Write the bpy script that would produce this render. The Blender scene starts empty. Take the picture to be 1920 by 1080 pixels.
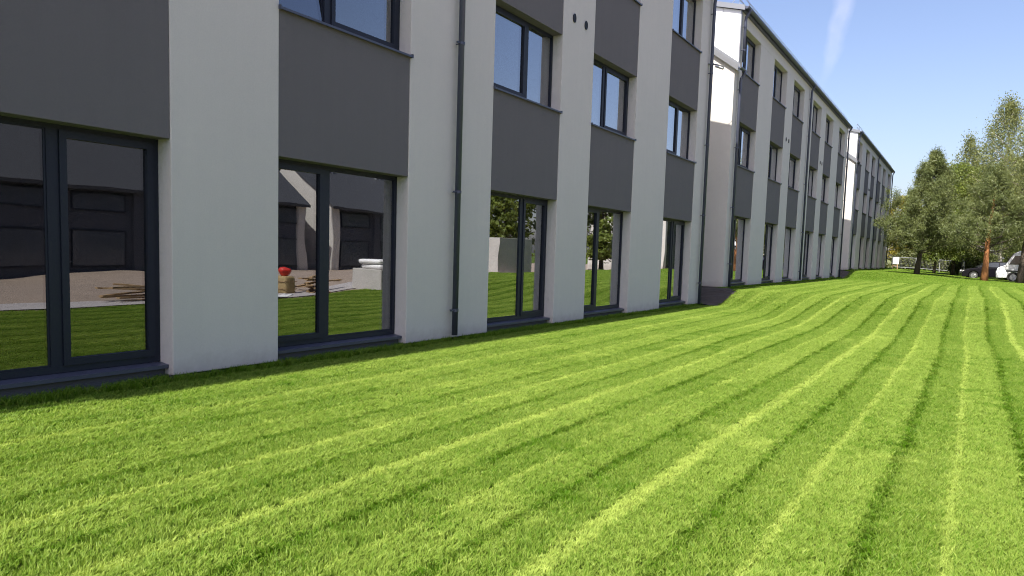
import bpy, bmesh, math, random
import numpy as np
from mathutils import Vector, Matrix

R = math.radians
SC = bpy.context.scene
COL = SC.collection
RNG = np.random.default_rng(7)
random.seed(7)

# ------------------------------------------------------------------ camera
cam_d = bpy.data.cameras.new('camera')
cam = bpy.data.objects.new('camera', cam_d)
COL.objects.link(cam)
SC.camera = cam
cam_d.sensor_width = 36.0
cam_d.lens = 36.0 * 1430.0 / 1920.0
cam_d.shift_y = 64.2 / 1920.0
cam_d.clip_end = 5000.0
_yaw, _pit, _rol = R(30.83), R(5.27), R(1.77)
_fw = Vector((-math.sin(_yaw) * math.cos(_pit), math.cos(_yaw) * math.cos(_pit), -math.sin(_pit)))
_rt = Vector((math.cos(_yaw), math.sin(_yaw), 0))
_up = _rt.cross(_fw)
_r2 = _rt * math.cos(_rol) + _up * math.sin(_rol)
_u2 = -_rt * math.sin(_rol) + _up * math.cos(_rol)
CAM = Vector((7.504, 0.0, 1.56))
M = Matrix((_r2, _u2, -_fw)).transposed().to_4x4()
M.translation = CAM
cam.matrix_world = M

# ------------------------------------------------------------------ light
SUN_EL = R(54.5)
SUN_TRAVEL = Vector((0.030 * math.sin(SUN_EL), math.cos(SUN_EL), -math.sin(SUN_EL))).normalized()
sun_d = bpy.data.lights.new('sun', 'SUN')
sun_d.energy = 4.2
sun_d.angle = R(0.53)
sun_d.color = (1.0, 0.95, 0.86)
sun = bpy.data.objects.new('sun', sun_d)
COL.objects.link(sun)
sun.location = (0, -30, 60)
sun.rotation_euler = SUN_TRAVEL.to_track_quat('-Z', 'Y').to_euler()

SC.view_settings.view_transform = 'Standard'
SC.view_settings.look = 'None'
SC.view_settings.gamma = 1.0
SC.view_settings.exposure = 1.35
SC.render.film_transparent = False
SC.cycles.max_bounces = 8
SC.cycles.transparent_max_bounces = 12
SC.cycles.use_denoising = True
SC.cycles.denoising_prefilter = 'FAST'
SC.cycles.filter_width = 1.05

world = bpy.data.worlds.new('World')
SC.world = world
world.use_nodes = True
wn, wl = world.node_tree.nodes, world.node_tree.links
wn.clear()
w_out = wn.new('ShaderNodeOutputWorld')
w_bg = wn.new('ShaderNodeBackground')
w_sky = wn.new('ShaderNodeTexSky')
w_sky.sky_type = 'NISHITA'
w_sky.sun_disc = False
w_sky.sun_elevation = SUN_EL
# the sky's sun stands at azimuth measured from +Y towards +X
_s = -SUN_TRAVEL
w_sky.sun_rotation = math.atan2(_s.x, _s.y)
w_sky.air_density = 1.0
w_sky.dust_density = 2.2
w_sky.ozone_density = 3.0
w_bg.inputs['Strength'].default_value = 0.085


def wmath(op, a, b=None, c=None):
    n = wn.new('ShaderNodeMath')
    n.operation = op
    for i, v in enumerate((a, b, c)):
        if v is None:
            continue
        if isinstance(v, (int, float)):
            n.inputs[i].default_value = v
        else:
            wl.new(v, n.inputs[i])
    return n.outputs[0]


# a thin wisp of high cloud in the sky, placed by compass direction
w_tc = wn.new('ShaderNodeTexCoord')
w_sep = wn.new('ShaderNodeSeparateXYZ')
wl.new(w_tc.outputs['Generated'], w_sep.inputs[0])
az = wmath('DIVIDE', w_sep.outputs[0], w_sep.outputs[1])
el = wmath('DIVIDE', w_sep.outputs[2], w_sep.outputs[1])
w_nz = wn.new('ShaderNodeTexNoise')
w_nz.inputs['Scale'].default_value = 9.0
w_nz.inputs['Detail'].default_value = 5.0
wl.new(w_tc.outputs['Generated'], w_nz.inputs['Vector'])
w_nz2 = wn.new('ShaderNodeTexNoise')
w_nz2.inputs['Scale'].default_value = 38.0
w_nz2.inputs['Detail'].default_value = 6.0
wl.new(w_tc.outputs['Generated'], w_nz2.inputs['Vector'])
# centre line az(el) = -0.167 + (el-0.22)*0.21, bending
ctr = wmath('MULTIPLY_ADD', el, 0.24, -0.2215)
ctr = wmath('ADD', ctr, wmath('MULTIPLY_ADD', w_nz.outputs[0], 0.05, -0.025))
dist = wmath('ABSOLUTE', wmath('SUBTRACT', az, ctr))
hw = wmath('MULTIPLY_ADD', el, 0.085, -0.0125)
edge = wmath('SUBTRACT', 1.0, wmath('DIVIDE', dist, wmath('MAXIMUM', hw, 0.002)))
edge = wmath('MINIMUM', wmath('MAXIMUM', wmath('MULTIPLY', edge, 1.5), 0.0), 1.0)
along = wmath('MINIMUM', wmath('MAXIMUM', wmath('MULTIPLY_ADD', el, 14.0, -2.9), 0.0), 1.0)
top = wmath('MINIMUM', wmath('MAXIMUM', wmath('MULTIPLY_ADD', el, -8.0, 4.2), 0.0), 1.0)
front = wmath('GREATER_THAN', w_sep.outputs[1], 0.1)
fac = wmath('MULTIPLY', wmath('MULTIPLY', wmath('MULTIPLY', edge, along), wmath('MULTIPLY', front, top)),
            wmath('MULTIPLY_ADD', w_nz2.outputs[0], 0.7, 0.0))
w_mix = wn.new('ShaderNodeMixRGB')
w_mix.blend_type = 'MULTIPLY'
w_mix.inputs[2].default_value = (2.1, 1.6, 1.25, 1)
wl.new(fac, w_mix.inputs[0])
wl.new(w_sky.outputs[0], w_mix.inputs[1])
w_bal = wn.new('ShaderNodeMixRGB')
w_bal.blend_type = 'MULTIPLY'
w_bal.inputs[0].default_value = 1.0
w_bal.inputs[2].default_value = (1.08, 0.965, 1.0, 1)
wl.new(w_mix.outputs[0], w_bal.inputs[1])
wl.new(w_bal.outputs[0], w_bg.inputs['Color'])
wl.new(w_bg.outputs[0], w_out.inputs['Surface'])


# ------------------------------------------------------------------ materials
class NT:
    def __init__(self, name):
        self.m = bpy.data.materials.new(name)
        self.m.use_nodes = True
        self.n = self.m.node_tree.nodes
        self.l = self.m.node_tree.links
        self.n.clear()
        self.out = self.n.new('ShaderNodeOutputMaterial')

    def add(self, t, **kw):
        nd = self.n.new(t)
        for k, v in kw.items():
            setattr(nd, k, v)
        return nd

    def link(self, a, b):
        self.l.new(a, b)

    def val(self, sock, v):
        if isinstance(v, bpy.types.NodeSocket):
            self.link(v, sock)
        else:
            sock.default_value = v

    def math(self, op, a, b=None, c=None):
        nd = self.add('ShaderNodeMath', operation=op)
        for i, v in enumerate((a, b, c)):
            if v is not None:
                self.val(nd.inputs[i], v)
        return nd.outputs[0]

    def mix(self, f, a, b, mode='MIX'):
        nd = self.add('ShaderNodeMixRGB', blend_type=mode)
        self.val(nd.inputs[0], f)
        self.val(nd.inputs[1], a)
        self.val(nd.inputs[2], b)
        return nd.outputs[0]

    def noise(self, scale, detail=4, rough=0.55, vec=None, dist=0.0):
        nd = self.add('ShaderNodeTexNoise')
        nd.inputs['Scale'].default_value = scale
        nd.inputs['Detail'].default_value = detail
        nd.inputs['Roughness'].default_value = rough
        nd.inputs['Distortion'].default_value = dist
        if vec is not None:
            self.link(vec, nd.inputs['Vector'])
        return nd.outputs[0]

    def ramp(self, f, stops):
        nd = self.add('ShaderNodeValToRGB')
        cr = nd.color_ramp
        while len(cr.elements) < len(stops):
            cr.elements.new(0.5)
        for e, (p, c) in zip(cr.elements, stops):
            e.position = p
            e.color = c if len(c) == 4 else (*c, 1)
        self.link(f, nd.inputs[0])
        return nd.outputs[0]

    def objpos(self):
        return self.add('ShaderNodeNewGeometry').outputs['Position']

    def scaled(self, vec, s):
        nd = self.add('ShaderNodeMapping')
        nd.inputs['Scale'].default_value = s
        self.link(vec, nd.inputs['Vector'])
        return nd.outputs[0]

    def bump(self, h, strength=0.3, dist=0.01):
        nd = self.add('ShaderNodeBump')
        nd.inputs['Strength'].default_value = strength
        nd.inputs['Distance'].default_value = dist
        self.link(h, nd.inputs['Height'])
        return nd.outputs[0]

    def principled(self, color, rough=0.6, metal=0.0, normal=None, spec=0.5):
        p = self.add('ShaderNodeBsdfPrincipled')
        self.val(p.inputs['Base Color'], color if isinstance(color, bpy.types.NodeSocket) else (*color, 1))
        self.val(p.inputs['Roughness'], rough)
        p.inputs['Metallic'].default_value = metal
        p.inputs['Specular IOR Level'].default_value = spec
        if normal is not None:
            self.link(normal, p.inputs['Normal'])
        self.link(p.outputs[0], self.out.inputs['Surface'])
        return p


def plain(name, color, rough=0.6, metal=0.0, var=0.08, scale=3.0, bump=0.0, bscale=60.0, spec=0.5):
    t = NT(name)
    pos = t.objpos()
    n = t.noise(scale, 5, 0.6, pos)
    f = t.math('MULTIPLY_ADD', n, 2 * var, 1 - var)
    c = t.mix(1.0, (*color, 1), t.add('ShaderNodeCombineXYZ').outputs[0], 'MULTIPLY')
    cmb = c.node.inputs[2].links[0].from_node
    for i in range(3):
        t.link(f, cmb.inputs[i])
    nor = t.bump(t.noise(bscale, 4, 0.7, pos), bump, 0.01) if bump else None
    t.principled(c, rough, metal, nor, spec)
    return t.m


def stucco(name, color, streak=0.0, splash=False):
    t = NT(name)
    pos = t.objpos()
    big = t.noise(0.8, 5, 0.6, pos)
    mid = t.noise(9.0, 5, 0.65, pos)
    fine = t.noise(420.0, 3, 0.7, pos)
    grain = t.noise(170.0, 4, 0.75, pos)
    f = t.math('MULTIPLY_ADD', big, 0.10, 0.95)
    f = t.math('ADD', f, t.math('MULTIPLY_ADD', mid, 0.06, -0.03))
    f = t.math('ADD', f, t.math('MULTIPLY_ADD', grain, 0.16, -0.08))
    speck = t.noise(62.0, 4, 0.7, pos)
    f = t.math('ADD', f, t.math('MULTIPLY_ADD', speck, 0.22, -0.11))
    if streak:
        sv = t.noise(1.0, 5, 0.6, t.scaled(pos, (7.0, 7.0, 0.35)))
        f = t.math('ADD', f, t.math('MULTIPLY_ADD', sv, 2 * streak, -streak))
    cmb = t.add('ShaderNodeCombineXYZ')
    for i in range(3):
        t.link(f, cmb.inputs[i])
    c = t.mix(1.0, (*color, 1), cmb.outputs[0], 'MULTIPLY')
    if splash:
        # earth splashed up the foot of the wall by rain, ragged and patchy
        oz = t.add('ShaderNodeSeparateXYZ')
        t.link(t.add('ShaderNodeTexCoord').outputs['Object'], oz.inputs[0])
        k = t.math('MULTIPLY_ADD', oz.outputs[2], -3.6, 1.20)
        k = t.math('ADD', k, t.math('MULTIPLY_ADD', t.noise(5.0, 5, 0.7, pos), 1.4, -0.85))
        k = t.math('MULTIPLY', t.math('MINIMUM', t.math('MAXIMUM', k, 0.0), 1.0), t.math('MULTIPLY', speck, 0.75))
        c = t.mix(k, c, (0.20, 0.165, 0.125, 1))
    h = t.math('ADD', t.math('MULTIPLY', grain, 0.75), t.math('MULTIPLY', fine, 0.3))
    h = t.math('ADD', h, t.math('MULTIPLY', mid, 0.5))
    t.principled(c, 0.9, 0.0, t.bump(h, 0.5, 0.006), 0.25)
    return t.m


def glass_mat():
    t = NT('window_glass')
    pos = t.objpos()
    lw = t.add('ShaderNodeLayerWeight')
    lw.inputs['Blend'].default_value = 0.5
    wob = t.bump(t.noise(1.1, 1, 0.4, pos), 0.11, 0.02)
    p5 = t.math('POWER', lw.outputs['Facing'], 2.0)
    fac = t.math('MULTIPLY_ADD', p5, 0.82, 0.14)
    tr = t.add('ShaderNodeBsdfTransparent')
    tr.inputs[0].default_value = (0.50, 0.53, 0.52, 1)
    gl = t.add('ShaderNodeBsdfGlossy')
    gl.inputs['Roughness'].default_value = 0.0
    gl.inputs['Color'].default_value = (0.93, 0.95, 1.0, 1)
    t.link(wob, gl.inputs['Normal'])
    mx = t.add('ShaderNodeMixShader')
    t.link(fac, mx.inputs[0])
    t.link(tr.outputs[0], mx.inputs[1])
    t.link(gl.outputs[0], mx.inputs[2])
    t.link(mx.outputs[0], t.out.inputs['Surface'])
    return t.m


def blade_mat(name, base, pale_tone, rough=0.55, trans=0.45, attr='tint'):
    """grass and leaves: diffuse + translucent, tinted per instance"""
    t = NT(name)
    at = t.add('ShaderNodeAttribute')
    at.attribute_type = 'INSTANCER'
    at.attribute_name = attr
    vb = t.add('ShaderNodeAttribute')
    vb.attribute_name = 'blade'
    fac = t.math('ADD', at.outputs['Fac'], t.math('MULTIPLY_ADD', vb.outputs['Fac'], 0.44, -0.22))
    fac = t.math('MINIMUM', t.math('MAXIMUM', fac, 0.0), 1.0)
    c = t.mix(fac, (*base, 1), (*pale_tone, 1))
    p = t.principled(c, rough, 0.0, None, 0.15)
    tl = t.add('ShaderNodeBsdfTranslucent')
    t.link(t.mix(1.0, c, (1.25, 1.2, 0.7, 1), 'MULTIPLY'), tl.inputs[0])
    mx = t.add('ShaderNodeMixShader')
    mx.inputs[0].default_value = trans
    t.link(p.outputs[0], mx.inputs[1])
    t.link(tl.outputs[0], mx.inputs[2])
    t.link(mx.outputs[0], t.out.inputs['Surface'])
    return t.m


def leaf_mat(name, c1, c2, trans=0.35, scale=1.3):
    t = NT(name)
    pos = t.objpos()
    n = t.noise(scale, 3, 0.6, pos)
    n2 = t.noise(scale * 9, 2, 0.6, pos)
    f = t.math('ADD', t.math('MULTIPLY', n, 0.6), t.math('MULTIPLY', n2, 0.5))
    c = t.ramp(f, [(0.36, c1), (0.70, c2)])
    p = t.principled(c, 0.5, 0.0, None, 0.4)
    tl = t.add('ShaderNodeBsdfTranslucent')
    t.link(t.mix(1.0, c, (1.3, 1.2, 0.7, 1), 'MULTIPLY'), tl.inputs[0])
    mx = t.add('ShaderNodeMixShader')
    mx.inputs[0].default_value = trans
    t.link(p.outputs[0], mx.inputs[1])
    t.link(tl.outputs[0], mx.inputs[2])
    t.link(mx.outputs[0], t.out.inputs['Surface'])
    return t.m


MAT = {}
MAT['cream'] = stucco('cream_render', (0.565, 0.540, 0.505), 0.03, True)
MAT['grey'] = stucco('grey_render', (0.138, 0.130, 0.134), 0.06)
MAT['plinth'] = stucco('plinth_render', (0.105, 0.105, 0.112), 0.05)
MAT['frame'] = plain('anthracite_frame', (0.014, 0.018, 0.030), 0.5, 0.0, 0.06, 4.0, spec=0.3)
MAT['metal'] = plain('anthracite_metal', (0.062, 0.070, 0.105), 0.42, 0.15, 0.10, 6.0)
MAT['zinc'] = plain('grey_flashing', (0.22, 0.23, 0.25), 0.40, 0.5, 0.08, 5.0)
MAT['white_sheet'] = plain('white_sheet_cladding', (0.80, 0.80, 0.79), 0.35, 0.0, 0.03, 2.0)
MAT['roof'] = plain('dark_roof_tile', (0.060, 0.062, 0.068), 0.6, 0.0, 0.2, 5.0, 0.4, 25.0)
MAT['glass'] = glass_mat()
MAT['inside'] = plain('interior_plaster', (0.30, 0.30, 0.29), 0.9)
MAT['inside_floor'] = plain('interior_floor', (0.10, 0.085, 0.07), 0.7)
MAT['slate'] = stucco('slate_render', (0.085, 0.092, 0.112), 0.05)
MAT['far_glass'] = plain('far_window_glass', (0.085, 0.097, 0.120), 0.12, 0, 0.1, 1.0)
MAT['black'] = plain('black_plastic', (0.02, 0.02, 0.022), 0.5)
MAT['white'] = plain('white_paint', (0.80, 0.80, 0.79), 0.45, 0, 0.04)
MAT['galv'] = plain('galvanised_steel', (0.42, 0.43, 0.44), 0.45, 0.6, 0.1, 8.0)
MAT['concrete'] = plain('concrete', (0.46, 0.44, 0.41), 0.9, 0, 0.12, 2.5, 0.4, 40.0)
MAT['timber'] = plain('raw_timber', (0.38, 0.26, 0.14), 0.8, 0, 0.25, 8.0)
MAT['soil'] = plain('dark_soil', (0.045, 0.038, 0.032), 0.95, 0, 0.4, 6.0, 1.0, 18.0)
MAT['sand'] = plain('sandy_yard', (0.30, 0.235, 0.185), 0.95, 0, 0.25, 0.8, 0.8, 9.0)
MAT['paving'] = plain('pale_paving', (0.40, 0.37, 0.36), 0.9, 0, 0.15, 1.5, 0.3, 30.0)
MAT['burlap'] = plain('straw_sacking', (0.36, 0.27, 0.13), 0.95, 0, 0.3, 14.0, 0.8, 60.0)
MAT['red'] = plain('red_plastic', (0.55, 0.03, 0.02), 0.5, 0, 0.15, 9.0)
MAT['car_black'] = plain('black_car_paint', (0.006, 0.005, 0.008), 0.22, 0.0, 0.02, 2.0, spec=0.4)
MAT['rubber'] = plain('tyre_rubber', (0.02, 0.02, 0.02), 0.8)
MAT['alloy'] = plain('wheel_alloy', (0.45, 0.45, 0.46), 0.3, 0.8, 0.05)
MAT['dark_glass'] = plain('car_glass', (0.03, 0.035, 0.04), 0.06, 0.0, 0.02, 1.0, spec=0.9)
MAT['lamp_red'] = plain('tail_lamp', (0.30, 0.012, 0.01), 0.2)
MAT['lamp_clear'] = plain('clear_lamp', (0.6, 0.6, 0.6), 0.15)
MAT['bark'] = plain('grey_brown_bark', (0.075, 0.058, 0.045), 0.95, 0, 0.35, 7.0, 1.0, 22.0)
MAT['bark_orange'] = plain('orange_pine_bark', (0.36, 0.15, 0.055), 0.9, 0, 0.35, 5.0, 1.0, 18.0)


def birch_bark():
    t = NT('birch_bark')
    pos = t.objpos()
    n = t.noise(1.0, 4, 0.7, t.scaled(pos, (3.0, 3.0, 9.0)))
    c = t.ramp(n, [(0.40, (0.06, 0.055, 0.05)), (0.50, (0.62, 0.58, 0.52))])
    t.principled(c, 0.8)
    return t.m


MAT['bark_birch'] = birch_bark()
MAT['pine'] = leaf_mat('pine_needles', (0.060, 0.086, 0.026), (0.195, 0.225, 0.080), 0.32)
MAT['leaf'] = leaf_mat('broad_leaves', (0.070, 0.112, 0.022), (0.215, 0.260, 0.055), 0.40)
MAT['birch_leaf'] = leaf_mat('birch_leaves', (0.100, 0.130, 0.045), (0.270, 0.290, 0.115), 0.45)
MAT['yellow_leaf'] = leaf_mat('yellowing_leaves', (0.140, 0.145, 0.022), (0.360, 0.300, 0.050), 0.45)
MAT['hedge_leaf'] = leaf_mat('hedge_leaves', (0.055, 0.076, 0.026), (0.165, 0.180, 0.065), 0.30)
GRASS_A = (0.068, 0.160, 0.003)
GRASS_B = (0.370, 0.462, 0.098)
MAT['grass'] = blade_mat('grass_blade', GRASS_A, GRASS_B, 0.5, 0.42)


# ------------------------------------------------------------------ mesh helpers
def box(bm, x0, x1, y0, y1, z0, z1):
    v = [bm.verts.new((x, y, z)) for z in (z0, z1) for y in (y0, y1) for x in (x0, x1)]
    for f in ((0, 2, 3, 1), (4, 5, 7, 6), (0, 1, 5, 4), (2, 6, 7, 3), (0, 4, 6, 2), (1, 3, 7, 5)):
        bm.faces.new([v[i] for i in f])
    return v


def prism(bm, pts, a0, a1, axis):
    """polygon pts (2-tuples) swept along axis ('x': pts=(y,z); 'y': pts=(x,z); 'z': pts=(x,y))"""
    def mk(p, a):
        if axis == 'x':
            return (a, p[0], p[1])
        if axis == 'y':
            return (p[0], a, p[1])
        return (p[0], p[1], a)
    A = [bm.verts.new(mk(p, a0)) for p in pts]
    B = [bm.verts.new(mk(p, a1)) for p in pts]
    n = len(pts)
    bm.faces.new(A)
    bm.faces.new(list(reversed(B)))
    for i in range(n):
        j = (i + 1) % n
        bm.faces.new((A[i], B[i], B[j], A[j]))
    return A + B


def tube(bm, pts, r, seg=10, cap=True):
    """round bar through pts; r is a number or a list"""
    pts = [Vector(p) for p in pts]
    rs = r if isinstance(r, (list, tuple)) else [r] * len(pts)
    rings = []
    ref = None
    for i, p in enumerate(pts):
        if i == 0:
            d = pts[1] - pts[0]
        elif i == len(pts) - 1:
            d = pts[-1] - pts[-2]
        else:
            d = (pts[i + 1] - pts[i]).normalized() + (pts[i] - pts[i - 1]).normalized()
        d.normalize()
        if ref is None:
            ref = Vector((1, 0, 0)) if abs(d.x) < 0.9 else Vector((0, 1, 0))
        u = d.cross(ref).normalized()
        w = d.cross(u).normalized()
        rings.append([bm.verts.new(p + (u * math.cos(a) + w * math.sin(a)) * rs[i])
                      for a in [2 * math.pi * k / seg for k in range(seg)]])
    for a, b in zip(rings, rings[1:]):
        for k in range(seg):
            j = (k + 1) % seg
            bm.faces.new((a[k], a[j], b[j], b[k]))
    if cap:
        bm.faces.new(list(reversed(rings[0])))
        bm.faces.new(rings[-1])


def ring_frame(bm, x0, x1, y0, y1, z0, z1, w):
    """rectangular frame in the YZ plane made of four butted bars"""
    box(bm, x0, x1, y0, y0 + w, z0, z1)
    box(bm, x0, x1, y1 - w, y1, z0, z1)
    box(bm, x0, x1, y0 + w, y1 - w, z0, z0 + w)
    box(bm, x0, x1, y0 + w, y1 - w, z1 - w, z1)


def mesh_from(bm, name, mat, bevel=0.0, smooth=False):
    if bevel:
        bmesh.ops.bevel(bm, geom=list(bm.edges), offset=bevel, segments=2, affect='EDGES', profile=0.5)
    bmesh.ops.recalc_face_normals(bm, faces=list(bm.faces))
    me = bpy.data.meshes.new(name)
    bm.to_mesh(me)
    bm.free()
    me.materials.append(mat)
    if smooth:
        for p in me.polygons:
            p.use_smooth = True
    return me


def obj(name, data, parent=None, loc=None):
    o = bpy.data.objects.new(name, data)
    COL.objects.link(o)
    if parent is not None:
        o.parent = parent
    if loc is not None:
        o.location = loc
    return o


def part(name, fn, mat, parent=None, bevel=0.0, smooth=False, loc=None):
    bm = bmesh.new()
    fn(bm)
    return obj(name, mesh_from(bm, name, mat, bevel, smooth), parent, loc)


def tag(o, label=None, cat=None, group=None, kind=None):
    if label:
        o['label'] = label
    if cat:
        o['category'] = cat
    if group:
        o['group'] = group
    if kind:
        o['kind'] = kind
    return o


def thing(name, label, cat, loc=(0, 0, 0), rz=0.0, group=None):
    o = obj(name, None, None, loc)
    o.rotation_euler = (0, 0, rz)
    return tag(o, label, cat, group)


def copy_tree(o, parent=None):
    c = o.copy()
    COL.objects.link(c)
    c.parent = parent
    for ch in list(o.children):
        copy_tree(ch, c)
    return c


def sstep(x, a, b):
    t = np.clip((np.asarray(x, float) - a) / (b - a), 0, 1)
    return t * t * (3 - 2 * t)


# ------------------------------------------------------------------ terrain
def ground_z(X, Y):
    X = np.asarray(X, float)
    Y = np.asarray(Y, float)
    s = sstep(X, 0.2, 4.5)
    y0 = 24.6 * (1 - s) + 18.5 * s
    y1 = 27.0 * (1 - s) + 27.0 * s
    t = np.clip((Y - y0) / (y1 - y0), 0, 1)
    z = 0.44 * t * t * (3 - 2 * t)
    t = np.clip((Y - (54.0 - 3 * s)) / (4.8 + 6 * s), 0, 1)
    z = z + 0.47 * t * t * (3 - 2 * t) * (1 - sstep(X, 0.0, 11.0))
    # gentle unevenness of the mown ground
    z = z + (0.012 * np.sin(0.9 * X + 0.31 * Y) + 0.008 * np.sin(0.55 * Y - 0.4 * X + 1.0)) * sstep(X, 0.2, 2.0)
    # the yard beyond falls away a little
    z = z - 0.75 * sstep(X, 14.0, 34.0)
    return z


def lawn_edge(Y):
    Y = np.asarray(Y, float)
    return 9.0 + 4.2 * sstep(Y, 14, 32) + 0.25 * np.sin(Y * 0.7) + 4.0 * sstep(Y, 34, 60)


def sheet(name, xs_fn, ys, nx, mat, dz=0.0):
    verts, faces = [], []
    for y in ys:
        x0, x1 = xs_fn(y)
        xs = np.linspace(x0, x1, nx)
        zs = ground_z(xs, np.full(nx, y)) + dz
        verts += [(float(a), float(y), float(b)) for a, b in zip(xs, zs)]
    for j in range(len(ys) - 1):
        for i in range(nx - 1):
            k = j * nx + i
            faces.append((k, k + 1, k + nx + 1, k + nx))
    me = bpy.data.meshes.new(name)
    me.from_pydata(verts, [], faces)
    me.materials.append(mat)
    for p in me.polygons:
        p.use_smooth = True
    o = obj(name, me)
    tag(o, kind='structure')
    return o


PER, L0, SPLIT = 0.86, 6.66, 0.54


def stripe_u(X, Y):
    X = np.asarray(X, float)
    Y = np.asarray(Y, float)
    wob = (0.030 * np.sin(Y * 0.33 + 0.7) + 0.018 * np.sin(Y * 0.83 + X * 0.6)
           + 0.008 * np.sin(Y * 2.3 + X * 1.9)) * (0.35 + 0.65 * sstep(Y, 5, 14))
    per_wob = 0.03 * np.sin(np.floor((X - L0) / PER) * 2.4)
    return (X - L0 + wob + per_wob) / PER


def lawn_mat():
    t = NT('lawn_turf')
    pos = t.objpos()
    n = t.noise(55.0, 5, 0.75, pos)
    n2 = t.noise(1.4, 4, 0.6, pos)
    f = t.math('ADD', t.math('MULTIPLY', n, 0.75), t.math('MULTIPLY', n2, 0.35))
    c = t.ramp(f, [(0.32, (0.020, 0.040, 0.004)), (0.62, (0.080, 0.120, 0.012)), (0.85, (0.14, 0.18, 0.03))])
    t.principled(c, 0.9, 0, t.bump(n, 0.9, 0.03), 0.1)
    return t.m


MAT['lawn'] = lawn_mat()
ys_lawn = np.concatenate([np.arange(-12, 60, 0.4), np.arange(60, 131, 1.0)])
sheet('lawn', lambda y: (-0.5, float(lawn_edge(y))), ys_lawn, 40, MAT['lawn'])
sheet('sand_yard', lambda y: (float(lawn_edge(y)), 70.0), ys_lawn, 40, MAT['sand'], -0.012)
sheet('terrain', lambda y: (-40.0, -0.5), ys_lawn, 30, MAT['soil'], 0.0)
part('ground', lambda bm: box(bm, -1500, 1500, -1500, 1500, -1.6, -1.4), MAT['lawn'])
tag(bpy.data.objects['ground'], kind='structure')

# ------------------------------------------------------------------ the blocks
BAY, WIDE, NARROW, E0, E1 = 2.57, 2.35, 1.50, 0.42, 1.04
ys = [E0]
BAYS, PIERS = [], [(0.0, E0)]
y = E0
for i in range(6):
    BAYS.append((y, y + BAY))
    y += BAY
    w = [WIDE, NARROW, WIDE, NARROW, WIDE, E1][i]
    PIERS.append((y, y + w))
    y += w
LEN = y
ZP, ZS1, ZL1, ZS2, ZL2, ZS3, ZL3, ZE = 0.076, 0.215, 2.661, 4.485, 6.013, 7.785, 9.305, 9.80
DEP = 0.225            # depth of the window recess
DW = 12.0              # depth of the block
SLOPE = 0.25
SPLITS = [0.45, 0.56, 0.41, 0.585, 0.42, 0.56]
LINK = 0.50            # length of the lower link wall standing before each block
ZLK = 7.70             # eaves of the link


def pipe_run(bm, yy, z0, z1, x=0.105, r=0.05):
    tube(bm, [(x, yy, z0), (x, yy, z1 - 0.38), (x + 0.02, yy, z1 - 0.25), (x + 0.13, yy, z1 - 0.08), (x + 0.135, yy, z1)], r, 14)


def make_pipe(parent, yy, z0, z1, brackets, x=0.105):
    dp = part('downpipe', lambda bm: pipe_run(bm, yy, z0, z1, x), MAT['metal'], parent, smooth=True)
    for zb in brackets:
        def br(bm, zb=zb):
            tube(bm, [(x, yy, zb - 0.022), (x, yy, zb + 0.022)], 0.058, 14)
            box(bm, -0.005, x, yy - 0.012, yy + 0.012, zb - 0.008, zb + 0.008)
            box(bm, x - 0.015, x + 0.015, yy - 0.115, yy - 0.05, zb - 0.006, zb + 0.006)
            box(bm, x - 0.014, x + 0.014, yy - 0.125, yy - 0.105, zb - 0.014, zb + 0.014)
        part('pipe_bracket', br, MAT['metal'], dp)
    return dp


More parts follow.
